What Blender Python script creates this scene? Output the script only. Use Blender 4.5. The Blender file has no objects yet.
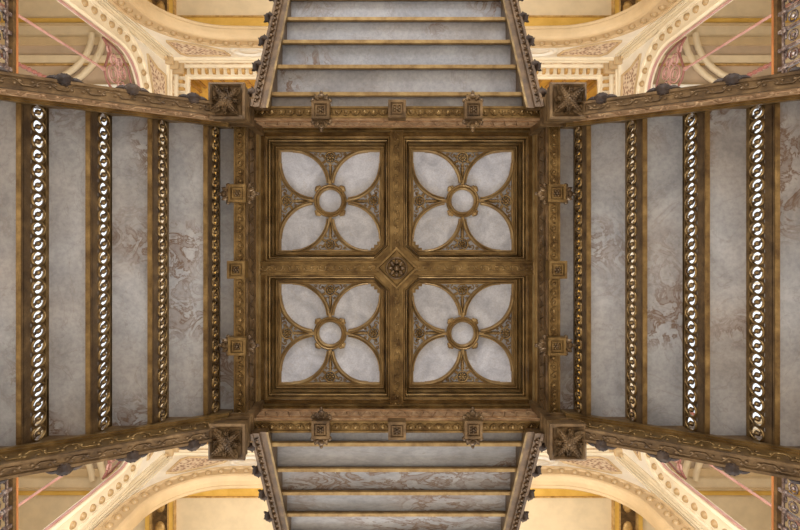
import bpy, bmesh, math, random
from math import sin, cos, pi, radians, sqrt, atan2, hypot
from mathutils import Vector, Matrix
random.seed(7)
C = bpy.context.scene.collection
CZ = 1.0                     # height of the camera above the hall floor; all h values below are heights above it
# ------------------------------------------------------------------ materials
def nt(name):
    m = bpy.data.materials.new(name); m.use_nodes = True
    t = m.node_tree; b = t.nodes['Principled BSDF']
    return m, t, b
def N(t, typ, **kw):
    n = t.nodes.new(typ)
    for k, v in kw.items():
        if k.startswith('i_'): n.inputs[k[2:].replace('_', ' ')].default_value = v
        else: setattr(n, k, v)
    return n
def ramp(t, stops):
    r = t.nodes.new('ShaderNodeValToRGB'); e = r.color_ramp.elements
    e[0].position, e[0].color = stops[0][0], (*stops[0][1], 1)
    e[1].position, e[1].color = stops[1][0], (*stops[1][1], 1)
    for p, c in stops[2:]:
        x = e.new(p); x.color = (*c, 1)
    return r
def coords(t, rnd=True):
    tc = N(t, 'ShaderNodeTexCoord'); L = t.links
    if not rnd: return tc.outputs['Object']
    oi = N(t, 'ShaderNodeObjectInfo')
    mu = N(t, 'ShaderNodeMath', operation='MULTIPLY'); mu.inputs[1].default_value = 37.0
    L.new(oi.outputs['Random'], mu.inputs[0])
    cx = N(t, 'ShaderNodeCombineXYZ'); L.new(mu.outputs[0], cx.inputs[0]); L.new(mu.outputs[0], cx.inputs[1])
    ad = N(t, 'ShaderNodeVectorMath', operation='ADD'); L.new(tc.outputs['Object'], ad.inputs[0]); L.new(cx.outputs[0], ad.inputs[1])
    return ad.outputs[0]
def bronze(name, c1, c2, c3, metal=.7, rough=.36, scale=9, bump=.35, rnd=True):
    m, t, b = nt(name); L = t.links; v = coords(t, rnd)
    n = N(t, 'ShaderNodeTexNoise', i_Scale=scale, i_Detail=6.0, i_Roughness=.65); L.new(v, n.inputs['Vector'])
    r = ramp(t, [(.32, c1), (.52, c2), (.72, c3)]); L.new(n.outputs['Fac'], r.inputs[0]); L.new(r.outputs[0], b.inputs['Base Color'])
    n2 = N(t, 'ShaderNodeTexNoise', i_Scale=scale*9, i_Detail=3.0); L.new(v, n2.inputs['Vector'])
    bp = N(t, 'ShaderNodeBump', i_Strength=bump, i_Distance=.004); L.new(n2.outputs['Fac'], bp.inputs['Height']); L.new(bp.outputs[0], b.inputs['Normal'])
    b.inputs['Metallic'].default_value = metal; b.inputs['Roughness'].default_value = rough
    return m
def marble(name, base, dark, vein, rust=0.0, scale=2.2, stretch=None):
    m, t, b = nt(name); L = t.links; v = coords(t)
    if stretch:
        mp = N(t, 'ShaderNodeVectorMath', operation='MULTIPLY'); mp.inputs[1].default_value = stretch; L.new(v, mp.inputs[0]); v = mp.outputs[0]
    n1 = N(t, 'ShaderNodeTexNoise', i_Scale=scale, i_Detail=7.0, i_Roughness=.6, i_Distortion=.8); L.new(v, n1.inputs['Vector'])
    r1 = ramp(t, [(.3, dark), (.62, base)]); L.new(n1.outputs['Fac'], r1.inputs[0])
    n1b = N(t, 'ShaderNodeTexNoise', i_Scale=scale*14, i_Detail=5.0, i_Roughness=.7); L.new(v, n1b.inputs['Vector'])
    r1b = ramp(t, [(.35, (.74, .74, .76)), (.6, (1, 1, 1))]); L.new(n1b.outputs['Fac'], r1b.inputs[0])
    m0 = N(t, 'ShaderNodeMix', data_type='RGBA', blend_type='MULTIPLY'); m0.inputs[0].default_value = .8
    L.new(r1.outputs[0], m0.inputs[6]); L.new(r1b.outputs[0], m0.inputs[7])
    n2 = N(t, 'ShaderNodeTexNoise', i_Scale=scale*.9, i_Detail=5.0, i_Roughness=.55, i_Distortion=1.6); L.new(v, n2.inputs['Vector'])
    ma = N(t, 'ShaderNodeMath', operation='SUBTRACT'); ma.inputs[1].default_value = .5; L.new(n2.outputs['Fac'], ma.inputs[0])
    mb = N(t, 'ShaderNodeMath', operation='ABSOLUTE'); L.new(ma.outputs[0], mb.inputs[0])
    r2 = ramp(t, [(.0, (1, 1, 1)), (.012, (0, 0, 0))]); L.new(mb.outputs[0], r2.inputs[0])
    mm = N(t, 'ShaderNodeMath', operation='MULTIPLY'); mm.inputs[1].default_value = .32; L.new(r2.outputs[0], mm.inputs[0])
    mx = N(t, 'ShaderNodeMix', data_type='RGBA'); L.new(mm.outputs[0], mx.inputs[0]); L.new(m0.outputs[2], mx.inputs[6]); mx.inputs[7].default_value = (*vein, 1)
    out = mx.outputs[2]
    if rust:
        n3 = N(t, 'ShaderNodeTexNoise', i_Scale=1.3, i_Detail=1.5); L.new(v, n3.inputs['Vector'])
        r3 = ramp(t, [(.60 - .08*rust, (0, 0, 0)), (.70 - .06*rust, (1, 1, 1))]); L.new(n3.outputs['Fac'], r3.inputs[0])
        n4 = N(t, 'ShaderNodeTexNoise', i_Scale=5.5, i_Detail=8.0, i_Roughness=.62, i_Distortion=2.4); L.new(v, n4.inputs['Vector'])
        r4 = ramp(t, [(.47, (0, 0, 0)), (.53, (1, 1, 1)), (.57, (.45, .45, .45)), (.7, (.3, .3, .3))]); L.new(n4.outputs['Fac'], r4.inputs[0])
        mu = N(t, 'ShaderNodeMath', operation='MULTIPLY'); L.new(r3.outputs[0], mu.inputs[0]); L.new(r4.outputs[0], mu.inputs[1])
        m3 = N(t, 'ShaderNodeMix', data_type='RGBA'); L.new(mu.outputs[0], m3.inputs[0]); L.new(out, m3.inputs[6]); m3.inputs[7].default_value = (.14, .075, .038, 1)
        n5 = N(t, 'ShaderNodeTexNoise', i_Scale=.9, i_Detail=3.0); L.new(v, n5.inputs['Vector'])
        r5 = ramp(t, [(.42, (1, 1, 1)), (.62, (1.0, .88, .76))]); L.new(n5.outputs['Fac'], r5.inputs[0])
        m5 = N(t, 'ShaderNodeMix', data_type='RGBA', blend_type='MULTIPLY'); m5.inputs[0].default_value = .65
        L.new(m3.outputs[2], m5.inputs[6]); L.new(r5.outputs[0], m5.inputs[7]); out = m5.outputs[2]
    L.new(out, b.inputs['Base Color']); b.inputs['Roughness'].default_value = .42
    bp = N(t, 'ShaderNodeBump', i_Strength=.12, i_Distance=.004); L.new(n1b.outputs['Fac'], bp.inputs['Height']); L.new(bp.outputs[0], b.inputs['Normal'])
    return m
def plaster(name, c, c2=None, rough=.6, scale=3.0, metal=0):
    m, t, b = nt(name); L = t.links; v = coords(t, False)
    n = N(t, 'ShaderNodeTexNoise', i_Scale=scale, i_Detail=5.0, i_Roughness=.6); L.new(v, n.inputs['Vector'])
    c2 = c2 or tuple(x*.88 for x in c)
    r = ramp(t, [(.35, c2), (.62, c)]); L.new(n.outputs['Fac'], r.inputs[0]); L.new(r.outputs[0], b.inputs['Base Color'])
    b.inputs['Roughness'].default_value = rough; b.inputs['Metallic'].default_value = metal
    return m
def mottled(name, ca, cb, scale, cc=None):
    m, t, b = nt(name); L = t.links; v = coords(t, False)
    n = N(t, 'ShaderNodeTexVoronoi', i_Scale=scale); L.new(v, n.inputs['Vector'])
    st = [(.2, ca), (.45, cb)] + ([(.7, cc)] if cc else [])
    r = ramp(t, st); L.new(n.outputs['Distance'], r.inputs[0]); L.new(r.outputs[0], b.inputs['Base Color']); b.inputs['Roughness'].default_value = .6
    return m
GOLD  = bronze('gold_painted_iron', (.085, .045, .015), (.19, .115, .040), (.32, .205, .08))
GOLDL = bronze('worn_light_gold', (.20, .12, .045), (.33, .215, .09), (.44, .31, .14), metal=.5)
GOLDD = bronze('dark_bronze', (.055, .03, .014), (.11, .065, .028), (.20, .12, .05), metal=.5, rough=.38)
BROWN = bronze('aged_brown_iron', (.055, .030, .012), (.135, .078, .032), (.25, .155, .07), metal=.45, rough=.45)
PINK  = bronze('worn_reddish_gold', (.20, .11, .05), (.34, .20, .10), (.48, .32, .17), metal=.35, rough=.5, scale=14)
REDB = bronze('reddish_bronze', (.05, .028, .012), (.11, .060, .025), (.19, .11, .048), metal=.5)
BLACKB = bronze('blackened_bronze', (.016, .009, .006), (.042, .026, .018), (.10, .065, .042), metal=.0, rough=.55)
BLACKB.node_tree.nodes['Principled BSDF'].inputs['Specular IOR Level'].default_value = .2
MARB  = marble('white_marble', (.70, .71, .77), (.43, .44, .50), (.42, .35, .28), scale=6)
MARBF = marble('stained_grey_marble', (.45, .44, .44), (.27, .265, .268), (.20, .16, .13), rust=.8)
MARBU = marble('grey_marble', (.36, .36, .375), (.23, .23, .245), (.19, .16, .14), rust=.65)
MARBR = marble('rust_streaked_marble', (.37, .36, .355), (.23, .22, .215), (.19, .15, .12), rust=1.35, stretch=(1.6, .5, 1))
CREAM = plaster('cream_plaster', (.86, .76, .57))
CREAMW = plaster('pale_cream_plaster', (.94, .90, .80))
TAN = plaster('tan_plaster', (.60, .44, .25))
STUDM = plaster('brown_gilt_paint', (.46, .32, .17), (.36, .24, .11), rough=.4, scale=20)
BEIGE = plaster('beige_gallery_plaster', (.52, .39, .27))
PANELC = plaster('warm_ceiling_paint', (.74, .60, .40))
OCHRE = plaster('golden_ochre_paint', (.72, .45, .10), (.60, .35, .06), rough=.45)
GILT = bronze('gilded_plaster', (.35, .20, .06), (.55, .34, .12), (.70, .48, .20), metal=.3, rough=.45, rnd=False)
PINKP = plaster('pink_painted_iron', (.52, .30, .26), (.40, .20, .17), rough=.5)
REDP = plaster('dark_red_painted_iron', (.26, .10, .08), rough=.45)
MOSAIC = mottled('pink_scrollwork_paint', (.24, .15, .11), (.60, .44, .32), 16, (.78, .68, .54))
FRIEZE = mottled('painted_frieze', (.75, .55, .35), (.86, .76, .58), 9, (.55, .40, .25))
PAVE = plaster('pale_stone_floor', (.62, .56, .48), (.52, .47, .40))
SILVER = bronze('aged_steel', (.05, .03, .03), (.15, .11, .10), (.50, .44, .42), metal=.5, rough=.35, scale=20)
WOOD = plaster('varnished_rail_wood', (.36, .14, .045), (.25, .09, .03), rough=.3)
m, t, b = nt('skylight_glass'); b.inputs['Base Color'].default_value = (.95, .97, 1, 1); b.inputs['Roughness'].default_value = .35
b.inputs['Transmission Weight'].default_value = 1.0; b.inputs['IOR'].default_value = 1.05; GLASS = m
# ------------------------------------------------------------------ mesh helpers
class MB:
    def __init__(s): s.v = []; s.f = []; s.sm = []
    def add(s, vs, fs, M=None, smooth=False):
        o = len(s.v)
        s.v += [tuple(M @ Vector(p)) if M is not None else tuple(p) for p in vs]
        s.f += [tuple(i+o for i in f) for f in fs]; s.sm += [smooth]*len(fs)
        return s
    def box(s, x0, x1, y0, y1, z0, z1, M=None):
        vs = [(x, y, z) for x in (x0, x1) for y in (y0, y1) for z in (z0, z1)]
        return s.add(vs, [(0,1,3,2),(4,6,7,5),(0,4,5,1),(2,3,7,6),(0,2,6,4),(1,5,7,3)], M)
    def prism(s, poly, z0, z1, M=None, axis='z'):
        n = len(poly)
        f = {'z': lambda p, z: (p[0], p[1], z), 'y': lambda p, z: (p[0], z, p[1]), 'x': lambda p, z: (z, p[0], p[1])}[axis]
        vs = [f(p, z0) for p in poly] + [f(p, z1) for p in poly]
        fs = [tuple(range(n)), tuple(range(2*n-1, n-1, -1))] + [(i, (i+1) % n, n+(i+1) % n, n+i) for i in range(n)]
        return s.add(vs, fs, M)
    def grid(s, rows, closed_u=False, closed_v=False, smooth=False, M=None):
        a, b = len(rows), len(rows[0]); vs = [p for r in rows for p in r]; fs = []
        for i in range(a if closed_u else a-1):
            for j in range(b if closed_v else b-1):
                i2, j2 = (i+1) % a, (j+1) % b
                fs.append((i*b+j, i2*b+j, i2*b+j2, i*b+j2))
        return s.add(vs, fs, M, smooth)
    def sweep(s, path, prof, closed=False, M=None, caps=True):
        """path: 2D points in the xy plane; prof: (offset to the left, z) closed profile; mitred"""
        n = len(path); rows = []
        for i, p in enumerate(path):
            a = path[i-1] if (i > 0 or closed) else None; c = path[(i+1) % n] if (i < n-1 or closed) else None
            ds = []
            if a is not None: d = (p[0]-a[0], p[1]-a[1]); l = hypot(*d) or 1; ds.append((d[0]/l, d[1]/l))
            if c is not None: d = (c[0]-p[0], c[1]-p[1]); l = hypot(*d) or 1; ds.append((d[0]/l, d[1]/l))
            nx = -sum(d[1] for d in ds)/len(ds); ny = sum(d[0] for d in ds)/len(ds); q = nx*nx+ny*ny or 1
            q = max(q, .3)
            rows.append([(p[0]+nx/q*o, p[1]+ny/q*o, z) for o, z in prof])
        s.grid(rows, closed_u=closed, closed_v=True, M=M)
        if not closed and caps:
            k = len(prof); s.add(rows[0], [tuple(range(k))], M); s.add(rows[-1], [tuple(range(k-1, -1, -1))], M)
        return s
    def lathe(s, prof, n=16, M=None, sx=1, sy=1):
        rows = [[(r*cos(2*pi*j/n)*sx, r*sin(2*pi*j/n)*sy, z) for j in range(n)] for r, z in prof]
        return s.grid(rows, closed_v=True, smooth=True, M=M)
    def ball(s, c, r, n=10, sx=1, sy=1, sz=1, M=None):
        T = Matrix.Translation(c)
        if M is not None: T = M @ T
        prof = [(r*sin(pi*i/6)+1e-5, -r*cos(pi*i/6)*sz) for i in range(7)]
        return s.lathe(prof, n, T, sx, sy)
    def tube(s, pts, r, n=6, M=None):
        rows = []
        for i, p in enumerate(pts):
            a = Vector(pts[max(i-1, 0)]); c = Vector(pts[min(i+1, len(pts)-1)]); d = (c-a).normalized()
            u = d.orthogonal().normalized() if abs(d.z) > .95 else d.cross(Vector((0, 0, 1))).normalized(); w = d.cross(u)
            rr = r[i] if isinstance(r, (list, tuple)) else r
            rows.append([tuple(Vector(p)+u*rr*cos(2*pi*j/n)+w*rr*sin(2*pi*j/n)) for j in range(n)])
        s.grid(rows, closed_v=True, smooth=True, M=M)
        s.add(rows[0], [tuple(range(n))], M); s.add(rows[-1], [tuple(range(n-1, -1, -1))], M)
        return s
    def build(s, name, mat, parent=None, org=(0, 0, 0)):
        me = bpy.data.meshes.new(name)
        me.from_pydata([(x-org[0], y-org[1], z-org[2]) for x, y, z in s.v], [], s.f)
        for p, q in zip(me.polygons, s.sm): p.use_smooth = q
        bm = bmesh.new(); bm.from_mesh(me); bmesh.ops.recalc_face_normals(bm, faces=bm.faces); bm.to_mesh(me); bm.free()
        me.materials.append(mat)
        o = bpy.data.objects.new(name, me); C.objects.link(o)
        if parent is not None: o.parent = parent
        else: o.location = (org[0], org[1], org[2]+CZ)
        return o
def empty(name, loc, rz=0, label=None, cat=None, group=None):
    o = bpy.data.objects.new(name, None); C.objects.link(o); o.location = (loc[0], loc[1], loc[2]+CZ); o.rotation_euler = (0, 0, rz)
    tag(o, label, cat, group); return o
def tag(o, label=None, cat=None, group=None):
    if label: o['label'] = label
    if cat: o['category'] = cat
    if group: o['group'] = group
    return o
def structure(o): o['kind'] = 'structure'; return o
def clone(o, parent=None):
    c = o.copy(); C.objects.link(c)
    if parent is not None: c.parent = parent
    for ch in list(o.children): clone(ch, c)
    return c
def T(x, y, z): return Matrix.Translation((x, y, z))
def RZ(a): return Matrix.Rotation(a, 4, 'Z')
def RX(a): return Matrix.Rotation(a, 4, 'X')
def RY(a): return Matrix.Rotation(a, 4, 'Y')
def arc(cx, cy, r, a0, a1, n): return [(cx+r*cos(a0+(a1-a0)*i/n), cy+r*sin(a0+(a1-a0)*i/n)) for i in range(n+1)]
# small relief ornaments, drawn in a local frame whose -z looks at the viewer below
def rosette(mb, r, M, petals=8, h=.02):
    mb.lathe([(r*.30, 0), (r*.32, -h*.9), (r*.18, -h*1.5), (.0001, -h*1.7)], 12, M)
    for k in range(petals):
        a = 2*pi*k/petals
        mb.ball((r*.62, 0, -h*.15), 1, 8, r*.36, r*.22, h*.75, M @ RZ(a))
def leaf(mb, L, W, M, h=.012):
    """pointed leaf lying in xy from origin along +x, bulging to -z"""
    rows = []
    for i in range(7):
        u = i/6; w = W*sin(pi*min(u*.9+.08, 1))**.8*(1-.15*u) if u < 1 else 0
        rows.append([(u*L, -w, 0), (u*L, -w*.4, -h*.8), (u*L, 0, -h*.45-h*.5*(1-u)), (u*L, w*.4, -h*.8), (u*L, w, 0)])
    mb.grid(rows, M=M)
def acanthus(mb, L, W, M, n=5, h=.02):
    leaf(mb, L, W*.45, M, h)
    for k in range(n):
        u = .08+.7*k/n; s = (1-u*.65)
        for sg in (-1, 1):
            leaf(mb, W*.75*s, W*.22*s, M @ T(u*L, 0, -.002) @ RZ(sg*radians(58-22*u)), h)
def wave_relief(mb, L, W, M, pitch=.07, h=.008, kind='scroll'):
    """running ornament along +x (centred), in a band of width W around y=0, bulging to -z"""
    n = max(1, int(L/pitch)); p = L/n
    for i in range(n):
        x = -L/2+p*(i+.5)
        if kind == 'egg':
            mb.ball((x, 0, 0), 1, 8, p*.20, W*.26, h*.8, M)
            mb.grid([[(x-p*.5, -W*.38, 0), (x-p*.5, -W*.2, -h), (x-p*.5, 0, 0)], [(x-p*.42, W*.1, 0), (x-p*.38, W*.18, -h), (x-p*.32, W*.2, 0)], [(x-.0, W*.40, 0), (x, W*.47, -h), (x, W*.48, 0)], [(x+p*.42, W*.1, 0), (x+p*.38, W*.18, -h), (x+p*.32, W*.2, 0)], [(x+p*.5, -W*.38, 0), (x+p*.5, -W*.2, -h), (x+p*.5, 0, 0)]], M=M)
        elif kind == 'tri':
            mb.prism([(x-p*.42, -W*.34), (x+p*.42, -W*.34), (x, W*.36)], -h, 0, M)
            mb.tube([(x-p*.5, -W*.3, -h*.3), (x-p*.25, W*.3, -h*.3), (x, W*.42, -h*.3), (x+p*.25, W*.3, -h*.3), (x+p*.5, -W*.3, -h*.3)], h*.6, 4, M)
        else:
            sg = 1 if i % 2 else -1
            mb.tube([(x-p*.5, sg*W*.28, -h*.3), (x-p*.2, sg*W*.3, -h*.3), (x+p*.2, -sg*W*.3, -h*.3), (x+p*.5, -sg*W*.28, -h*.3)], h*.6, 4, M)
            mb.ball((x-p*.02, sg*-W*.16, 0), 1, 6, p*.18, W*.16, h*1.1, M)
            mb.ball((x+p*.25, sg*W*.16, 0), 1, 6, p*.14, W*.14, h, M)
# ------------------------------------------------------------------ key dimensions
HB = 3.50                    # underside of the landing's beams
BI, BO = 1.112, 1.186        # inner and outer edge of the beams
HS = 3.60                    # underside of the landing's marble
# ------------------------------------------------------------------ the landing
landing = empty('stair_landing', (0, 0, HB), 0, 'square landing seen from below with four quatrefoil marble coffers framed in gold iron', 'stair landing')
O0 = (0, 0, HB)
def frameM(k): return RZ(k*pi/2)      # k-th side of the square
# edge beams : bottom face carries an ornament band, the inner face another
for k in range(4):
    M = frameM(k); mb = MB()
    mb.box(BI, BO, -BO, BO, HB+.008, HB+.56, M)
    mb.box(BO-.009, BO+.005, -BO, BO, HB, HB+.02, M)
    mb.box(BI-.005, BI+.006, -BO, BO, HB, HB+.02, M)
    be = mb.build('edge_beam', GOLD, landing, O0)
    mb = MB(); wave_relief(mb, 2*BO-.2, .058, M @ T((BI+BO)/2, 0, HB+.008) @ RZ(pi/2), .066, .010, 'egg')
    mb.build('beam_ornament', GOLD, be, O0).location = (0, 0, 0)
    # inner face: ornamented fascia, then plain gold moulding
    mb = MB(); Mi = M @ T(BI-.001, 0, HB+.125) @ RZ(pi/2) @ RX(pi/2)
    mb.box(-BI, BI, -.100, .100, -.006, .003, Mi)
    mb.box(-BI, BI, .095, .112, -.016, .003, Mi); mb.box(-BI, BI, -.112, -.095, -.016, .003, Mi)
    wave_relief(mb, 2*BI-.1, .15, Mi @ T(0, 0, -.006), .085, .013, 'tri')
    f = mb.build('fascia', PINK if k in (1, 3) else BROWN, landing, O0)
    mb = MB(); s = BI
    mb.sweep([(s, -s), (s, s)], [(.0, HB+.245), (.010, HB+.250), (.014, HB+.272), (.030, HB+.268), (.036, HB+.285), (.036, HB+.33), (.0, HB+.33)], M=M)
    mb.build('moulding', GOLDL if k in (0, 2) else GOLD, landing, O0)
    mb = MB(); mb.box(BO, 1.331 if k in (0, 2) else 1.29, -1.05, 1.05, HS, HS+.04, M); mb.build('marble_slab', MARBF if k in (0, 2) else MARBU, landing, O0)
# top plate that closes the coffers
MB().box(-BO, BO, -BO, BO, HB+.60, HB+.64).build('top_slab', MARBF, landing, O0)
# cross beams
CW = .045
HC = 3.79
for k in range(2):
    M = frameM(k); mb = MB()
    mb.box(-BI, -.11, -CW, CW, HC, HC+.30, M); mb.box(.11, BI, -CW, CW, HC, HC+.30, M)
    if k == 0: mb.prism([(.24, 0), (0, .24), (-.24, 0), (0, -.24)], HC+.003, HC+.30)
    for sg in (-1, 1):
        for e in (-1, 1):
            mb.box(min(e*.12, e*BI), max(e*.12, e*BI), sg*CW-.007, sg*CW+.007, HC-.012, HC+.012, M)
        wave_relief(mb, BI-.14, .062, M @ T(sg*(BI/2+.06), 0, HC), .055, .008, 'scroll')
    mb.build('cross_beam', GOLD, landing, O0)
# central boss on a diamond plate
mb = MB(); q = .165
mb.prism([(q, 0), (0, q), (-q, 0), (0, -q)], HC-.006, HC+.06)
mb.sweep([(q, 0), (0, q), (-q, 0), (0, -q)], [(0, HC-.02), (.014, HC-.026), (.022, HC-.006), (0, HC)], closed=True)
pl = mb.build('diamond_plate', GOLD, landing, O0)
mb = MB(); rosette(mb, .075, T(0, 0, HC-.006), 8, .035)
mb.lathe([(.082, 0), (.088, -.012), (.076, -.016), (.070, 0)], 24, T(0, 0, HC-.006))
mb.build('rosette', GOLDD, pl, O0)
# coffers
def chamf(x0, x1, c):
    """square x0..x1 in both axes, corner nearest the centre cut by c"""
    return [(x0+c, x0), (x1, x0), (x1, x1), (x0, x1), (x0, x0+c)]
qx0, qx1 = .050, 1.048
prof = [(0, HC+.02), (0, HC), (.010, HC-.004), (.014, HC+.028), (.026, HC+.030), (.030, HC+.066), (.040, HC+.060), (.050, HC+.064), (.053, HC+.118), (.062, HC+.108), (.070, HC+.118), (.073, HC+.180), (.087, HC+.176), (.087, HC+.24)]
prof = [(o*.64, h) for o, h in prof[:-1]] + [(.070, prof[-2][1]), (.070, prof[-1][1])]
HP = HC+.215                 # marble face
HT = HC+.185                 # tracery face
for k in range(4):
    M = RZ(k*pi/2)
    cof = MB(); rows = []
    for i, (o, h) in enumerate(prof):
        c = .125 - o*.8
        rows.append([(x, y, h) for x, y in chamf(qx0+o, qx1-o, c)])
    cof.grid([list(r) for r in zip(*rows)], closed_u=True, M=M)
    # flat soffit between the outermost step and the beams
    mb2 = cof
    mb2.box(qx1-.002, BI, CW, BI, HC+.02, HC+.06, M)
    mb2.box(qx0, qx1, qx1-.002, BI, HC+.02, HC+.06, M)
    fr = cof.build('coffer_frame', GOLD, landing, O0)
    # marble
    pp = chamf(qx0+.066, qx1-.066, .06)
    MB().prism(pp, HP, HP+.03, M).build('marble_panel', MARB, landing, O0)
    # tracery
    a, bq = qx0+.070, qx1-.070; cx = (a+bq)/2; hw = (bq-a)/2
    tr = MB()
    def U(u, v): return (a+u*hw, a+v*hw)        # panel half units, 0..2
    bead = [(-.017, HP+.004), (-.017, HT+.010), (-.012, HT+.010), (-.011, HT-.004), (-.003, HT-.008), (0, HT+.006), (.003, HT-.008), (.011, HT-.004), (.012, HT+.010), (.017, HT+.010), (.017, HP+.004)]
    thin = [(-.007, HP+.004), (-.007, HT), (0, HT-.008), (.007, HT), (.007, HP+.004)]
    rim = [(-.016, HP+.004), (-.016, HT-.014), (-.012, HT-.006), (.004, HT-.006), (.010, HT-.012), (.014, HT+.004), (.020, HT+.004), (.020, HP+.004)]
    outer = [(a+.055, a), (bq, a), (bq, bq), (a, bq), (a, a+.055)]
    tr.sweep(outer, rim, closed=True, M=M)
    for m4 in range(4):
        Mq = M @ T(cx, cx, 0) @ RZ(m4*pi/2)
        for fl in (1, -1):
            pts = [(hw*(x-1), fl*hw*(y-1)) for x, y in arc(.27, .72, .70, -pi/2, -.10, 18)]
            tr.sweep(pts, bead, M=Mq)
            # echo line inside the petal
            pts = [(hw*(x-1), fl*hw*(y-1)) for x, y in arc(.27, .72, .755, -pi/2+.30, -.42, 14)]
        # lug on the ring, on the diagonal
        tr.ball((.245*hw, .245*hw, HT), .021, 8, 1, 1, .6, Mq)
        tr.ball((.27*hw, .205*hw, HT), .014, 8, 1, 1, .6, Mq); tr.ball((.205*hw, .27*hw, HT), .014, 8, 1, 1, .6, Mq)
        # stem between neighbouring petals
        tr.box(.28*hw, .40*hw, -.03*hw, .03*hw, HT-.004, HP+.004, Mq)
    tr.sweep(arc(cx, cx, .265*hw, 0, 2*pi*31/32, 31), [(-.022, HP+.004), (-.024, HT), (-.014, HT-.012), (-.002, HT), (.008, HT-.014), (.020, HT), (.020, HP+.004)], closed=True, M=M)
    # little notch scroll in the corner next to the centre
    tr.prism([(a, a+.05), (a+.05, a), (a+.088, a+.004), (a+.088, a+.036), (a+.060, a+.034), (a+.062, a+.062), (a+.034, a+.060), (a+.036, a+.088), (a+.004, a+.088)], HT+.006, HP+.004, M)
    tr.tube([(a+p_, a+q_, HT+.004) for p_, q_ in ((.088, .004), (.088, .036), (.060, .034), (.062, .062), (.034, .060), (.036, .088), (.004, .088))], .006, 5, M)
    tr.build('tracery', GOLDL, landing, O0)
    for m4 in range(4):
        Mq = M @ T(cx, cx, 0) @ RZ(m4*pi/2)
        mb = MB(); Mo = Mq @ T(.74*hw, 0, HP)
        mb.prism([(.05*hw, 0.02*hw), (.235*hw, .30*hw), (.235*hw, -.30*hw), (.05*hw, -.02*hw)], -.006, .002, Mo) if False else None
        rosette(mb, .038, Mo @ T(.042, 0, -.010), 8, .024)
        mb.lathe([(.045, 0), (.050, -.026), (.042, -.028), (.038, 0)], 16, Mo @ T(.042, 0, 0))
        acanthus(mb, .13, .034, Mo @ T(.0, 0, -.006) @ RZ(pi), 4, .016)
        mb.prism([(.088, -.13), (.088, .13), (.098, .13), (.098, -.13)], -.02, 0, Mo)
        for sg in (-1, 1):
            for (r0, y0, x0, t0) in ((.022, .078, .062, 0), (.013, .118, .075, 1), (.014, .050, .012, 2), (.010, .036, -.025, 3)):
                mb.tube([(x0+r0*(1-.09*i)*cos(i*.75+t0), sg*(y0+r0*(1-.09*i)*sin(i*.75+t0)), -.010) for i in range(9)], .0052, 5, Mo)
            leaf(mb, .055, .012, Mo @ T(.03, sg*.038, -.005) @ RZ(sg*radians(35)), .018)
            leaf(mb, .055, .012, Mo @ T(.02, sg*.034, -.005) @ RZ(sg*radians(120)), .018)
        mb.build('spandrel_ornament', GOLDL, landing, O0)
# brackets on the beams
def bracket(M, fin, mat):
    mb = MB(); s = .064
    mb.box(-s, s, -s, s, HB-.045, HB+.03, M)
    mb.sweep([(s, -s), (s, s), (-s, s), (-s, -s)], [(0, HB-.045), (0, HB-.058), (.018, HB-.058), (.022, HB-.045)], closed=True, M=M)
    mb.sweep([(s*.55, -s*.55), (s*.55, s*.55), (-s*.55, s*.55), (-s*.55, -s*.55)], [(0, HB-.045), (0, HB-.053), (.009, HB-.053), (.010, HB-.045)], closed=True, M=M)
    if fin:
        mb.box(-s*1.25, s*1.25, -s*.8, s*.8, HB-.02, HB+.03, M)
    o = mb.build('bracket', mat, landing, O0)
    mb = MB(); rosette(mb, .028, M @ T(0, 0, HB-.045), 6, .014)
    mb.build('rosette', GOLDD, o, O0)
    if fin:
        for sg in (-1, 1):
            mb = MB(); Mf = M @ T(sg*s*1.2, 0, HB-.015)
            mb.box(-.012, .012, -.062, .062, -.012, .03, Mf)
            for q in (-1, 1): mb.ball((0, q*.062, 0), .017, 8, 1, 1, 1, Mf)
            mb.ball((sg*.028, 0, 0), .026, 10, 1.0, 1.1, .8, Mf)
            mb.ball((sg*.058, 0, 0), .014, 8, 1.3, 1, 1, Mf)
            leaf(mb, .05, .018, Mf @ T(0, .02, -.012) @ RZ(atan2(.6, sg)), .012); leaf(mb, .05, .018, Mf @ T(0, -.02, -.012) @ RZ(atan2(-.6, sg)), .012)
            mb.build('finial', GOLDD, o, O0)
for k in range(4):
    for y in (-.55, 0, .55):
        bracket(frameM(k) @ T((BI+BO)/2+(.008 if y == 0 else 0), y, 0), y != 0, GOLD if k in (0, 2) else BROWN)
# ------------------------------------------------------------------ newel posts at the corners, with carved drops
def newel():
    r = empty('newel_post', (1.135, 1.135, 3.19), 0)
    Z = 3.19; s = .118; org = (0, 0, Z); mb = MB()
    mb.box(-.088, .088, -.088, .088, Z+.08, Z+.75)
    mb.box(-.112, .112, -.112, .112, Z+.015, Z+.09)
    for h, w in ((Z+.10, .102), (Z+.16, .096), (Z+.25, .104)): mb.box(-w, w, -w, w, h, h+.025)
    mb.build('shaft', BROWN, r, org)
    mb = MB(); mb.box(-s, s, -s, s, Z+.004, Z+.03)
    mb.sweep([(s, -s), (s, s), (-s, s), (-s, -s)], [(0, Z+.03), (-.004, Z), (.010, Z-.010), (.024, Z), (.026, Z+.008)], closed=True)
    mb.build('drop_block', BROWN, r, org)
    mb = MB(); Mr = T(0, 0, Z+.002)
    mb.ball((0, 0, -.012), .026, 10, M=Mr)
    for k in range(8):
        L = .118 if k % 2 else .084
        acanthus(mb, L, .062, Mr @ RZ(pi/4*k+.1) @ T(.010, 0, -.004) @ RY(radians(6 if k % 2 else -4)), 5, .034)
    mb.build('leaf_rosette', BROWN, r, org)
    return r
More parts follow.
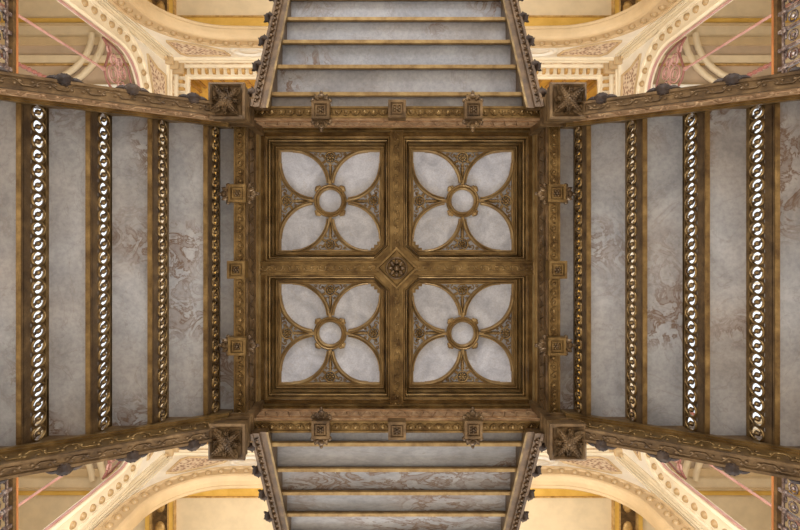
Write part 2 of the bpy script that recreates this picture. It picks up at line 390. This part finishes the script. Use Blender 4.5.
nw = newel(); places = [((1, 1), 'carved square drop of newel post at the corner between right flight and lower flight'), ((-1, 1), 'carved square drop of newel post at the corner between left flight and lower flight'),
          ((-1, -1), 'carved square drop of newel post at the corner between left flight and upper flight'), ((1, -1), 'carved square drop of newel post at the corner between right flight and upper flight')]
for i, ((sx, sy), lab) in enumerate(places):
    o = nw if i == 0 else clone(nw); o.location = (sx*1.135, sy*1.135, 3.19+CZ); o.rotation_euler = (0, 0, i*pi/2)
    tag(o, lab, 'newel post', 'carved newel drops at the four landing corners')
# ------------------------------------------------------------------ flights
def pierced_riser(W, ztop, zbot, x, mat_parent, name, org, mat):
    """vertical plate facing -x (towards the viewer) with a chain of pierced rings; flange at its foot"""
    mb = MB(); th = .010
    z1, z0 = ztop-.022, ztop-.146; zc = (z0+z1)/2
    mb.box(x, x+.016, -W, W, z1, ztop)
    mb.box(x, x+th, -W, W, zbot, z0)
    mb.box(x-.008, x+.016, -W, W, ztop-.018, ztop-.006)
    mb.box(x, x+.032, -W, W, zbot-.006, zbot+.004)
    n = 23; p = 2*W/n; R = .0445; V = 1.30; K = 20; chain = MB()
    for i in range(n):
        y = -W+p*(i+.5)
        # square with a round hole
        ring = [(y+R*1.0*cos(2*pi*j/K), zc+R*V*sin(2*pi*j/K)) for j in range(K)]
        sq = []
        for j in range(K):
            c, s_ = cos(2*pi*j/K), sin(2*pi*j/K); m_ = max(abs(c), abs(s_))
            sq.append((y+p/2*c/m_, zc+(z1-z0)/2*s_/m_))
        rows = [[(xx, a, b) for a, b in q] for xx, q in ((x, sq), (x, ring), (x+th, ring), (x+th, sq))]
        mb.grid(rows, closed_v=True)
        # diagonal strap and boss leave two comma-shaped openings
        sg = 1
        L = R*1.2; w = .0055; ca, sa = cos(radians(62)), sin(radians(62))
        quad = [(y+ca*L*u-sa*w*v, zc+sa*L*u+ca*w*v) for u, v in ((-1, -1.2), (0, -.8), (1, -1.2), (1, 1.2), (0, .8), (-1, 1.2))]
        mb.prism(quad, x-.003, x+th+.002, axis='x')
        mb.lathe([(.0001, .007), (.016, .007), (.018, 0), (.014, -.006), (.0001, -.009)], 14, T(x, y, zc) @ RY(pi/2), 1.3, 1)
        chain.grid([[(x+e, y+rr*cos(2*pi*j/20), zc+rr*V*sin(2*pi*j/20)) for j in range(20)] for rr, e in ((R+.003, 0), (R+.002, -.008), (R-.004, -.010), (R-.006, -.001), (R-.006, th), (R, th))], closed_v=True, smooth=True)
        chain.lathe([(.012, 0), (.009, -.009), (.0001, -.011)], 10, T(x-.004, y, zc) @ RY(pi/2), 1.3, 1)
    chain.box(x-.006, x, -W, W, z1-.001, z1+.007)
    chain.build('ring_chain', GOLD, mat_parent, org)
    return mb
def drop_finial(parent, x, y, h, org, slope):
    mb = MB(); M = T(x, y, h) @ RY(-atan2(slope, 1)) @ Matrix.Scale(.84, 4)
    mb.lathe([(.030, .05), (.046, .02), (.040, 0), (.050, -.012), (.036, -.035), (.030, -.045), (.0001, -.062)], 12, M, 1.15, .95)
    for k in range(10): mb.ball((.040*cos(k*pi/5), .036*sin(k*pi/5), -.016), .012, 6, 1, 1, 1.5, M)
    for q in (-1, 1): leaf(mb, .095, .034, M @ T(0, 0, .010) @ RZ(0 if q > 0 else pi) @ T(.02, 0, 0), .012)
    return mb.build('leaf_drop', BLACKB, parent, org)
def drop_small(parent, x, y, h, org):
    mb = MB(); M = T(x, y, h)
    mb.lathe([(.020, .06), (.030, .03), (.022, .015), (.040, 0), (.044, -.015), (.030, -.035), (.012, -.045), (.018, -.055), (.0001, -.07)], 10, M)
    for k in range(6): leaf(mb, .045, .016, M @ RZ(k*pi/3) @ T(.018, 0, -.004) @ RY(radians(-25)), .014)
    mb.box(-.012, .012, -.05, .012, .02, .05, M)
    return mb.build('leaf_drop', BLACKB, parent, org)
# descending flight along +x
def side_flight():
    org = (1.331, 0, 2.5); r = empty('stair_flight', org)
    X0, D, R, W = 1.331, .306, .171, 1.05; n = 6
    for k in range(n):
        x = X0+k*D; top = HS-k*R
        pierced_riser(W, top, top-R-.036, x, r, 'riser', org, GOLDD).build('pierced_riser', GOLDD, r, org)
        MB().box(x-.008, x+.012, -W, W, top-.030, top-.001).box(x+.006, x+.036, -W, W, top-R-.046, top-R-.036).box(x+.010, x+.022, -W, W, top-R-.036, top-R-.002).build('gold_edging', GOLD, r, org)
        MB().box(x+.004, x+D+.03, -W, W, top-R, top-R+.035).build('tread', MARBF, r, org)
    def hb(x): return 2.672+.56*(2.168-x)
    x0, x1 = 1.20, 3.20
    for sg in (-1, 1):
        mb = MB()
        yi, yo = sg*1.05, sg*1.120
        body = [(x0, hb(x0)), (x1, hb(x1)), (x1, hb(x1)+.42), (x0, hb(x0)+.60)]
        mb.prism(body, min(yi, yo), max(yi, yo), axis='y')
        # bottom face edges and inner ledge
        for y, w, hh in ((yi, .008, .0), (yo, .008, .0)):
            mb.prism([(x0, hb(x0)-.012), (x1, hb(x1)-.012), (x1, hb(x1)+.02), (x0, hb(x0)+.02)], y-w, y+w, axis='y')
        st = mb.build('stringer', BROWN, r, org)
        mb = MB(); mb.prism([(x0, hb(x0)+.190), (x1, hb(x1)+.190), (x1, hb(x1)+.26), (x0, hb(x0)+.30)], min(yi, yi-sg*.020), max(yi, yi-sg*.020), axis='y')
        mb.prism([(x0, hb(x0)+.205), (x1, hb(x1)+.205), (x1, hb(x1)+.235), (x0, hb(x0)+.235)], min(yi, yi-sg*.032), max(yi, yi-sg*.032), axis='y')
        mb.build('gold_ledge', GOLD, r, org)
        # ornament on the bottom face and the inner face
        L = hypot(x1-x0, hb(x1)-hb(x0)); an = atan2(hb(x0)-hb(x1), x1-x0); xm = (x0+x1)/2
        mb = MB(); wave_relief(mb, L-.1, .05, T(xm, sg*1.085, hb(xm)) @ RY(an), .08, .008, 'scroll'); mb.build('scroll_band', BROWN, r, org)
        mb = MB(); Mi = T(xm, yi-sg*.001, hb(xm)+.098) @ RY(an) @ RX(-sg*pi/2)
        mb.box(-L/2, L/2, -.080, .080, -.005, .002, Mi)
        wave_relief(mb, L-.1, .14, Mi @ T(0, 0, -.005), .09, .009, 'scroll'); mb.build('inner_band', PINK if sg < 0 else GOLD, r, org)
        for k in range(5):
            x = X0+k*D
            drop_finial(r, x+.01, sg*1.135, hb(x)+.012, org, -.56)
    return r
# ascending flight along +x
def up_flight():
    org = (1.29, 0, 3.42); r = empty('stair_flight', org)
    X0, D, R, W = 1.29, .268, .171, .936; n = 8
    for k in range(n):
        x = X0+k*D; bot = HS-.036+k*R; top = HS+(k+1)*R
        mb = MB(); mb.box(x, x+.012, -W, W, bot, top); mb.box(x, x+.018, -W, W, bot-.004, bot+.006); mb.build('riser', GOLDD, r, org)
        MB().box(x-.008, x+.004, -W, W, bot-.004, bot+.014).box(x-.004, x+.022, -W, W, bot-.012, bot-.004).build('gold_edging', GOLDL, r, org)
        MB().box(x-.02, x+D, -W, W, top, top+.035).build('tread', MARBU, r, org)
    def hb(x): return 3.42+.635*(x-1.18)
    x0, x1 = 1.16, 3.40
    for sg in (-1, 1):
        mb = MB(); yi, yo = sg*.982, sg*1.034
        mb.prism([(x0, hb(x0)), (x1, hb(x1)), (x1, hb(x1)+.55), (x0, hb(x0)+.40)], min(yi, yo), max(yi, yo), axis='y')
        mb.prism([(x0, hb(x0)-.010), (x1, hb(x1)-.010), (x1, hb(x1)+.02), (x0, hb(x0)+.02)], yo-.010, yo+.010, axis='y')
        mb.prism([(x0, hb(x0)+.028), (x1, hb(x1)+.028), (x1, hb(x1)+.45), (x0, hb(x0)+.35)], min(sg*.936, yi), max(sg*.936, yi), axis='y')
        mb.build('stringer', REDB, r, org)
        mb = MB(); yi = sg*.938
        mb.prism([(x0, hb(x0)+.022), (x1, hb(x1)+.022), (x1, hb(x1)+.060), (x0, hb(x0)+.060)], min(yi, yi-sg*.016), max(yi, yi-sg*.016), axis='y')
        mb.build('gold_edging', GOLD, r, org)
        L = hypot(x1-x0, hb(x1)-hb(x0)); an = atan2(hb(x0)-hb(x1), x1-x0); xm = (x0+x1)/2
        mb = MB(); wave_relief(mb, L-.1, .045, T(xm, sg*1.008, hb(xm)) @ RY(an), .075, .010, 'egg'); mb.build('egg_band', REDB, r, org)
        for k in range(7):
            x = X0+k*D
            drop_small(r, x-.01, sg*1.060, hb(x)+.02, org) if sg < 0 else drop_small(r, x-.01, sg*1.060, hb(x)+.02, org)
    return r
sf = side_flight(); uf = up_flight()
def setrot(o, a, org):
    v = RZ(a) @ Vector(org); o.location = (v.x, v.y, v.z+CZ); o.rotation_euler = (0, 0, a)
sl = clone(sf); setrot(sl, pi, (1.331, 0, 2.5)); setrot(sf, 0, (1.331, 0, 2.5))
for ch in sl.children:
    if ch.name.startswith('inner_band'):
        ch.data = ch.data.copy(); ch.data.materials[0] = GOLD if ch.data.materials[0] == PINK else PINK
tag(sf, 'marble flight running out to the right of the landing, pierced iron risers', 'stair flight')
tag(sl, 'marble flight running out to the left of the landing, with pierced iron risers', 'stair flight')
ub = clone(uf); setrot(ub, -pi/2, (1.29, 0, 3.42)); setrot(uf, pi/2, (1.29, 0, 3.42))
tag(ub, 'narrower flight of grey marble steps nearest the top of the photo', 'stair flight')
tag(uf, 'narrower flight of marble steps nearest the bottom of the photo, rust stained', 'stair flight')
for ch in uf.children:
    if ch.name.startswith('tread'):
        ch.data = ch.data.copy(); ch.data.materials[0] = MARBR
# ------------------------------------------------------------------ the hall
A, B = 4.97, 4.35
def archcurve(cx, r, zc, o, hb=4.4, n=14, S=None):
    """half profile mirrored; o = offset outwards from the line of the studs"""
    R = r+o; half = [(cx+R, hb), (cx+R, (hb+zc)/2)] + [(cx+R*cos(a), zc+R*sin(a)) for a in [pi/2*i/n for i in range(n+1)]]
    half += [(cx*f, zc+R+.06*(1-f*f)) for f in (.66, .33, 0)]
    return half + [(-x, z) for x, z in half[:-1][::-1]]
def loft(mb, cfg, prof, M=None, hb=4.4):
    mb.grid([[(x, n, z) for x, z in archcurve(*cfg, o, hb)] for o, n in prof], M=M)
CY = (3.20, 1.40, 8.27); CX = (3.10, .97, 8.62)
walls = [('wall_back', 0, B, A, CY), ('wall_right', -pi/2, A, B, CX), ('wall_front', pi, B, A, CY), ('wall_left', pi/2, A, B, CX)]
stud_mesh = None; tn = 1
for name, rot, dist, Lh, cfg in walls:
    HBs, HTp = 4.4, 11.0
    M = None
    def fin(mb, nm, mat, parent=None):
        o = mb.build(nm, mat, parent)
        if parent is None:
            v = RZ(rot) @ Vector((0, dist, 0)); o.location = (v.x, v.y, CZ); o.rotation_euler = (0, 0, rot); structure(o)
        return o
    c = archcurve(*cfg, -.2, HBs)
    poly = [(-Lh-.0, HBs)] + c[::-1] + [(Lh+.0, HBs), (Lh+.0, HTp), (-Lh-.0, HTp)]
    th = .22 if dist == B else .06
    wl = fin(MB().prism(poly, 0, th, axis='y'), name, CREAMW)
    # arch mouldings: intrados soffit, stud ring, outer roll
    mb = MB(); loft(mb, cfg, ([(-.2, .22), (-.215, .20), (-.215, .15), (-.235, .13), (-.235, .05)] if dist == B else [(-.2, .06), (-.225, .05)]) + [(-.225, .0), (-.2, -.04), (-.16, -.06), (-.13, -.05)])
    tr = fin(mb, 'trim_%d' % tn, TAN if dist == B else CREAM); tn += 1
    mb = MB(); loft(mb, cfg, [(-.13, .0), (-.13, -.05), (-.115, -.05), (-.10, -.035), (.10, -.035), (.105, -.06), (.15, -.075), (.18, -.05), (.20, 0)])
    ring = mb.build('arch_ring', CREAM if dist == A else TAN, tr)
    if dist == A:
        mb = MB(); loft(mb, cfg, [(-.235, .01), (-.252, .0), (-.255, -.03), (-.24, -.045), (-.23, -.04)]); mb.build('pink_edge', PINKP, tr)
    # studs
    pts = archcurve(*cfg, 0, 7.0, 24); acc = 0; last = pts[0]; nxt = .1; seg = 0
    for i in range(1, len(pts)):
        p, q = pts[i-1], pts[i]; l = hypot(q[0]-p[0], q[1]-p[1]); 
        while nxt < seg+l:
            u = (nxt-seg)/l; x, z = p[0]+(q[0]-p[0])*u, p[1]+(q[1]-p[1])*u
            if stud_mesh is None:
                mb = MB(); mb.lathe([(.062, .004), (.060, -.02), (.045, -.045), (.022, -.058), (.0001, -.062)], 10, RX(-pi/2) )
                o = mb.build('stud', STUDM, tr); stud_mesh = o.data
            else:
                o = bpy.data.objects.new('stud', stud_mesh); C.objects.link(o); o.parent = tr
            o.location = (x, -.035, z); nxt += .245
        seg += l
    # spandrel panels next to the corners
    for sg in (-1, 1):
        if dist == B:
            P = [(4.54, 9.65), (4.35, 9.66), (3.90, 9.92), (3.62, 10.10), (3.55, 10.32), (4.42, 10.32), (4.52, 10.20)]
            E = [(.15, 10.15)]
        else:
            P = [(4.05, 9.66), (3.92, 10.02), (3.90, 10.38), (3.50, 10.40), (3.0, 10.40), (3.0, 9.95), (3.37, 9.88), (3.63, 9.80)]
        P = [(sg*x, z) for x, z in P]
        mb = MB(); mb.prism(P, -.012, .0, axis='y'); pn = mb.build('spandrel_panel', MOSAIC, tr)
        rows = []; cxm = sum(p[0] for p in P)/len(P); czm = sum(p[1] for p in P)/len(P)
        for e, nn in ((0, -.012), (0, -.035), (.05, -.045), (.06, -.0)):
            rr = []
            for x, z in P:
                d = hypot(x-cxm, z-czm); rr.append((x+(x-cxm)/d*e*.8, nn, z+(z-czm)/d*e*.8))
            rows.append(rr)
        MB().grid(rows, closed_v=True).build('panel_frame', TAN, pn)
    # roundels further along the spandrel
    for x in ((-3.05, -1.0, 1.0, 3.05) if dist == B else (-2.2, 0, 2.2)):
        zc_ = (10.10 if dist == B else 10.25)
        mb = MB(); mb.lathe([(.23, .0), (.235, -.04), (.19, -.06), (.175, -.02), (.12, -.02), (.11, -.04), (.06, -.03), (.0001, -.04)], 24, T(x, 0, zc_) @ RX(-pi/2), 1.7, 1)
        mb.build('roundel', CREAMW, tr)
        mb = MB(); rosette(mb, .1, T(x*.78, -.005, zc_-.12) @ RX(-pi/2), 6, .03); acanthus(mb, .3, .1, T(x*.74, -.006, zc_-.12) @ RX(-pi/2), 4, .03); mb.build('spandrel_leaf', MOSAIC, tr)
# corner pilasters: bundles of vertical mouldings
for sx in (-1, 1):
    for sy in (-1, 1):
        mb = MB()
        def pil(a0, a1, nn):     # strip on the y-wall and on the x-wall
            mb.box(min(sx*(A-a1), sx*(A-a0)), max(sx*(A-a1), sx*(A-a0)), min(sy*(B-nn), sy*B), max(sy*(B-nn), sy*B), 4.4, 10.35)
        for a0, a1, nn in ((.0, .045, .10), (.06, .085, .05), (.12, .14, .035), (.19, .205, .03)): pil(a0, a1, nn)
        def pil2(a0, a1, nn):
            mb.box(min(sx*(A-nn), sx*A), max(sx*(A-nn), sx*A), min(sy*(B-a1), sy*(B-a0)), max(sy*(B-a1), sy*(B-a0)), 4.4, 10.35)
        for a0, a1, nn in ((.0, .04, .10), (.055, .075, .05), (.10, .115, .035)): pil2(a0, a1, nn)
        o = structure(mb.build('trim_%d' % tn, CREAM)); tn += 1
        # stepped capital
        mb = MB()
        for i in range(4):
            e = .10+.055*i; h = 10.30+.13*i
            mb.box(min(sx*A, sx*(A-e)), max(sx*A, sx*(A-e)), min(sy*B, sy*(B-e)), max(sy*B, sy*(B-e)), h, h+.085)
            mb.box(min(sx*A, sx*(A-e+.03)), max(sx*A, sx*(A-e+.03)), min(sy*B, sy*(B-e+.03)), max(sy*B, sy*(B-e+.03)), h+.085, h+.13)
        mb.build('capital', TAN, o)
# cornice around the room
def rect_loft(prof):
    rows = [[(sx*(A-n), sy*(B-n), h) for sx, sy in ((-1, -1), (1, -1), (1, 1), (-1, 1))] for n, h in prof]
    mb = MB(); mb.grid(rows, closed_v=True); return mb
structure(rect_loft([(0, 10.490), (.04, 10.510), (.05, 10.550), (.03, 10.570), (.03, 10.610), (.06, 10.620), (.06, 10.650), (.02, 10.660)]).build('trim_%d' % tn, CREAM)); tn += 1
structure(rect_loft([(.02, 10.660), (.02, 10.830)]).build('trim_%d' % tn, FRIEZE)); tn += 1
co = structure(rect_loft([(.02, 10.830), (.08, 10.840), (.09, 10.880), (.06, 10.890), (.06, 10.990), (.20, 11.000), (.22, 11.060), (.26, 11.070), (.26, 11.130), (.06, 11.150)]).build('trim_%d' % tn, CREAM)); tn += 1
for side, (Lh, dist, rot) in enumerate(((A, B, 0), (B, A, -pi/2), (A, B, pi), (B, A, pi/2))):
    mb = MB(); n = int(2*Lh/.17)
    for i in range(n):
        x = -Lh+.2+(2*Lh-.4)*i/(n-1)
        mb.prism([(-.06, 10.900), (-.17, 10.930), (-.19, 10.995), (-.06, 10.995)], x-.032, x+.032, RZ(rot) @ T(0, dist, 0), axis='x')
    mb.build('modillions', GILT, co)
    mb = MB(); n = int(2*Lh/.3)
    for i in range(n):
        x = -Lh+.2+(2*Lh-.4)*i/(n-1)
        mb.box(x-.03, x+.03, -.11, -.05, 11.130, 12.2, RZ(rot) @ T(0, dist, 0))
    mb.build('flutes', GILT, co)
structure(rect_loft([(.06, 11.1), (.06, 12.2), (.25, 12.5), (.5, 12.7)]).build('trim_%d' % tn, OCHRE)); tn += 1
mb = MB(); mb.box(-A, A, -B, B, 12.6, 12.7); ce = structure(mb.build('ceiling', OCHRE))
mb = MB()
for i in range(15): x = -4.2+.6*i; mb.box(x-.05, x+.05, -B, B, 12.52, 12.6)
for i in range(13): y = -3.6+.6*i; mb.box(-A, A, y-.05, y+.05, 12.54, 12.6)
mb.build('ceiling_ribs', GILT, ce)
# galleries behind the arches
HG = 5.30; HCg = 10.15; DG = 4.0
mb = MB()
for sy in (-1, 1): mb.box(-A-DG, A+DG, min(sy*B, sy*(B+DG)), max(sy*B, sy*(B+DG)), HG-.25, HG)
for sx in (-1, 1): mb.box(min(sx*A, sx*(A+DG)), max(sx*A, sx*(A+DG)), -B, B, HG-.25, HG)
fl2 = structure(mb.build('floor_gallery', PAVE))
def side_ceiling(sy):
    mb = MB(); y0, y1 = sy*(B+.22), sy*(B+DG); lo, hi = min(y0, y1), max(y0, y1)
    mb.box(-A-DG, A+DG, lo, hi, HCg, HCg+.1)
    o = structure(mb.build('ceiling_gallery', PANELC))
    mb = MB()                                             # ochre cove and frames round the panels
    ya = sorted((sy*(B+.22), sy*(B+.68))); mb.box(-4.62, 4.62, ya[0], ya[1], HCg-.06, HCg)
    for sx in (-1, 1):
        for x0, x1 in ((4.62, 4.72), (5.12, 5.22)):
            mb.box(min(sx*x0, sx*x1), max(sx*x0, sx*x1), lo, hi, HCg-.08, HCg)
    ya = sorted((sy*(B+2.6), sy*(B+2.9))); mb.box(-4.62, 4.62, ya[0], ya[1], HCg-.06, HCg)
    mb.build('painted_band', OCHRE, o)
    mb = MB()
    ya = sorted((sy*(B+.68), sy*(B+.71))); mb.box(-4.62, 4.62, ya[0], ya[1], HCg-.09, HCg)
    for sx in (-1, 1):
        for x0, x1 in ((4.60, 4.63), (4.72, 4.75), (5.09, 5.12)): mb.box(min(sx*x0, sx*x1), max(sx*x0, sx*x1), lo, hi, HCg-.10, HCg)
        for k in range(5): 
            mb.lathe([(.10, 0), (.11, -.02), (.06, -.04), (.0001, -.05)], 14, T(sx*4.92, sy*(B+.85+.55*k), HCg-.03), 1, 1.7)
    mb.build('gilt_moulding', GILT, o)
    mb = MB()
    for sx in (-1, 1): mb.box(min(sx*4.75, sx*5.09), max(sx*4.75, sx*5.09), lo, hi, HCg-.04, HCg)
    mb.build('brown_band', BROWN, o)
for sy in (-1, 1): side_ceiling(sy)
for sx in (-1, 1):
    # side gallery ceilings: beige, open in the middle to an added roof light
    x0, x1 = sx*(A+.36), sx*(A+DG); lo, hi = min(x0, x1), max(x0, x1)
    mb = MB()
    for sy in (-1, 1): y0, y1 = sorted((sy*3.55, sy*(B+.22))); mb.box(lo, hi, y0, y1, HCg, HCg+.1)
    xa, xb = sorted((sx*(A+.36), sx*(A+.7))); mb.box(xa, xb, -3.55, 3.55, HCg, HCg+.1)
    o = structure(mb.build('ceiling_gallery', BEIGE))
    for (a_, b_, z_, m_, nm) in ((4.93, 5.02, .05, OCHRE, 'painted_band'), (4.88, 4.91, .08, TAN, 'ceiling_roll'), (4.46, 4.62, .06, TAN, 'ceiling_beam'), (4.08, 4.24, .05, PANELC, 'ceiling_beam'), (4.03, 4.06, .07, GILT, 'gilt_moulding'), (3.6, 3.64, .06, TAN, 'ceiling_roll'), (3.55, 3.6, .12, CREAMW, 'ceiling_beam')):
        mb = MB()
        for sy in (-1, 1): y0, y1 = sorted((sy*a_, sy*b_)); mb.box(lo, hi, y0, y1, HCg-z_, HCg)
        mb.build(nm, m_, o)
    # curved ribs of the gallery vault
    mb = MB()
    for rr in (1.25, 1.05):
        for sy in (-1, 1):
            pts = [(sx*(7.6-rr*1.2*cos(a)), sy*(4.7-rr*sin(a)), HCg-.06) for a in [pi*i/20 for i in range(21)]]
            mb.tube(pts, .07, 6)
    mb.build('ceiling_roll', PANELC, o)
    w = MB(); xa, xb = sorted((sx*(A+.7), sx*(A+DG))); w.box(xa, xb, -3.55, 3.55, HCg+.03, HCg+.05)
    wo = structure(w.build('window_%d' % (1 if sx < 0 else 2), GLASS))  # unseen glazing, added so the holes in the risers show bright
    mb = MB()
    for i in range(9): y = -3.55+4.7*i/8; mb.box(xa, xb, y-.02, y+.02, HCg-.02, HCg+.03)
    for i in range(5): x = xa+(xb-xa)*i/4; mb.box(x-.02, x+.02, -3.55, 3.55, HCg-.02, HCg+.03)
    mb.build('glazing_bar', CREAMW, wo)
# outer walls of the galleries
for nm, bx in (('wall_outer_left', (-A-DG-.2, -A-DG, -B-DG, B+DG)), ('wall_outer_right', (A+DG, A+DG+.2, -B-DG, B+DG)), ('wall_outer_front', (-A-DG, A+DG, -B-DG-.2, -B-DG)), ('wall_outer_back', (-A-DG, A+DG, B+DG, B+DG+.2))):
    structure(MB().box(*bx, HG-.25, HCg+.1).build(nm, CREAM))
# hall floor
structure(MB().box(-A-DG, A+DG, -B-DG, B+DG, -CZ-.1, -CZ).build('floor', PAVE))
# square piers that carry the arches down to the floor
for sx in (-1, 1):
    for sy in (-1, 1):
        mb = MB(); x = sorted((sx*(A-.10), sx*(A+.36))); y = sorted((sy*(B-.10), sy*(B+.36)))
        mb.box(x[0], x[1], y[0], y[1], -CZ, 4.4); mb.box(x[0]-.06, x[1]+.06, y[0]-.06, y[1]+.06, -CZ, -CZ+.35)
        structure(mb.build('trim_%d' % tn, CREAM)); tn += 1
# gallery railings, colonnettes and fretted brackets in the side arches
def railing(sx, lab):
    r = empty('gallery_railing', (sx*4.90, 0, HG), 0, lab, 'railing', 'iron railings of the side galleries'); org = (sx*4.90, 0, HG)
    X = sx*4.90; L = 3.95; top = 6.17
    MB().box(X-.022, X+.022, -L, L, top, top+.05).box(X-.030, X+.030, -L, L, top+.012, top+.036).build('handrail', WOOD, r, org)
    MB().box(X-.03, X+.03, -L, L, top-.05, top).box(X-.03, X+.03, -L, L, HG+.05, HG+.09).build('rail', GOLDD, r, org)
    mb = MB(); n = 34; p = 2*L/n
    for i in range(n):
        y = -L+p*(i+.5)
        mb.box(X-.018, X+.018, y-.022, y+.022, HG+.05, top-.05)
        mb.lathe([(.03, 0), (.045, .03), (.03, .06)], 8, T(X, y, top-.18)); mb.lathe([(.03, 0), (.045, .03), (.03, .06)], 8, T(X, y, HG+.3))
        for h in (top-.13, top-.42, top-.70):
            mb.box(X-.010, X+.010, y, y+p, h, h+.03)
            for sg in (-1, 1): mb.tube([(X, y+.02, h-.02), (X-sx*.03, y+p*.3, h-.07), (X, y+p*.5, h-.02)], .012, 5)
        mb.lathe([(.07, -.012), (.075, 0), (.05, 0), (.05, -.012)], 12, T(X, y+p*.5, top-.27) @ RY(pi/2))
        mb.ball((X, y+p*.5, top-.27), .028, 8)
        mb.tube([(X, y, top-.62), (X, y+p*.5, top-.48), (X, y+p, top-.62)], .011, 5)
    mb.build('openwork', SILVER, r, org)
railing(-1, 'openwork iron railing with brown wooden handrail at the left edge, in the left gallery arch')
railing(1, 'openwork iron railing with brown wooden handrail at the right edge, in the right gallery arch')
def screen(sx, sy, w1, w2):
    # pink iron fretwork bracket under the haunch of the side arch, with its colonnette
    X = sx*5.10; org = (X, sy*3.2, HG); r = empty('iron_colonnette', org, 0, 'thin pink iron colonnette with scrolled bracket in the %s arch, %s' % (w1, w2), 'colonnette', 'pink colonnettes in the side arches')
    y0 = sy*3.32
    mb = MB(); mb.lathe([(.05, 0), (.035, .08), (.022, .16), (.020, 3.02), (.03, 3.06), (.04, 3.12), (.02, 3.17)], 10, T(X, y0, HG)); mb.build('shaft', PINKP, r, org)
    mb = MB()
    def ringt(y, z, rr, w=.018): mb.tube([(X, sy*(y+rr*cos(a)), z+rr*sin(a)) for a in [2*pi*i/16 for i in range(17)]], w, 6)
    for y, z, rr in ((3.60, 8.72, .10), (3.34, 8.72, .15), (3.74, 8.58, .06), (3.46, 9.00, .11), (3.17, 8.98, .12), (3.62, 8.92, .07), (3.24, 9.22, .08), (3.02, 9.20, .07)):
        ringt(y, z, rr); ringt(y, z, rr*.5, .013)
    mb.build('scroll_bracket', PINKP, r, org)
    mb = MB(); mb.tube([(X, sy*y, z) for y, z in ((3.86, 8.40), (3.80, 8.50), (3.69, 8.59), (3.50, 8.52), (3.32, 8.44), (3.18, 8.50), (3.08, 8.62), (3.02, 8.85), (2.96, 9.08), (2.8, 9.25), (2.6, 9.34))], .022, 6)
    mb.tube([(X, sy*y, z) for y, z in ((3.86, 8.40), (3.85, 8.65), (3.79, 8.95), (3.62, 9.20), (3.36, 9.32), (3.1, 9.36), (2.6, 9.38))], .022, 6); mb.build('dark_edging', REDP, r, org)
    X2 = X; y2 = sy*2.66; org = (X2, y2, HG)
    r2 = empty('beaded_rod', org, 0, 'slim dark beaded rod beside the pink colonnette in the %s arch, %s' % (w1, w2), 'rod', 'beaded rods in the side arches')
    mb = MB(); mb.tube([(X2, y2, HG), (X2, y2, 9.35)], .016, 6); mb.build('rod', PINKP, r2, org)
    mb = MB(); pr = []
    for i in range(38): pr += [(.016, i*.1), (.034, i*.1+.03), (.034, i*.1+.06), (.016, i*.1+.09)]
    mb.lathe(pr, 8, T(X2-sx*.0, y2, HG+.05)); mb.build('beading', REDP, r2, org)
for sx, w1 in ((-1, 'left'), (1, 'right')):
    for sy, w2 in ((-1, 'towards the upper flight'), (1, 'towards the lower flight')): screen(sx, sy, w1, w2)
# ------------------------------------------------------------------ light
W = bpy.data.worlds.new('World'); bpy.context.scene.world = W; W.use_nodes = True
bg = W.node_tree.nodes['Background']; bg.inputs[0].default_value = (.93, .96, 1.0, 1); bg.inputs[1].default_value = 1.3
def area(name, loc, rot, sx, sy, power, col):
    l = bpy.data.lights.new(name, 'AREA'); l.shape = 'RECTANGLE'; l.size = sx; l.size_y = sy; l.energy = power; l.color = col
    o = bpy.data.objects.new(name, l); C.objects.link(o); o.location = (loc[0], loc[1], loc[2]+CZ); o.rotation_euler = rot; return o
WARM = (1, .93, .83)
for sy in (-1, 1):
    area('gallery_uplight', (0, sy*(B+1.8), 6.0), (pi, 0, 0), 7, 1.5, 62 if sy < 0 else 85, WARM)  # added fill without a fitting, brightens the gallery ceilings
    area('gallery_uplight', (sy*(A+1.8), 0, 6.0), (pi, 0, 0), 1.5, 6, 60, WARM)
    area('well_uplight', (0, sy*3.4, 5.6), (pi + sy*radians(-18), 0, 0), 8, .6, 105 if sy < 0 else 215, WARM)  # added strip light, no lamp known here; lifts the arches and cornice
    area('well_uplight', (sy*4.2, 0, 5.6), (pi, sy*radians(18), 0), .6, 6, 75, WARM)
    # low fill added at the hall's edges, grazing the relief; no windows there
    area('window_light', (sy*8.2, 0, .6), (0, sy*radians(96), 0), 2.4, 5, 400, (1, .96, .90))
    area('window_light', (0, sy*7.6, .6), (-sy*radians(96), 0, 0), 5, 2.4, 400, (.96, .97, 1))
# ------------------------------------------------------------------ camera
F, VX, VY = 480.0, 392.3, 249.9
cam = bpy.data.cameras.new('camera'); co_ = bpy.data.objects.new('camera', cam); C.objects.link(co_)
cam.sensor_fit = 'HORIZONTAL'; cam.sensor_width = 36; cam.lens = F*36/800
cam.shift_x = (400-VX)/800; cam.shift_y = -(265-VY)/800
co_.location = (-.034, -.143, CZ); co_.rotation_euler = (pi, 0, 0); cam.clip_start = .05
bpy.context.scene.camera = co_
vs = bpy.context.scene.view_settings; vs.view_transform = 'Standard'; vs.look = 'None'; vs.gamma = 1; vs.use_curve_mapping = False; vs.exposure = 0.1
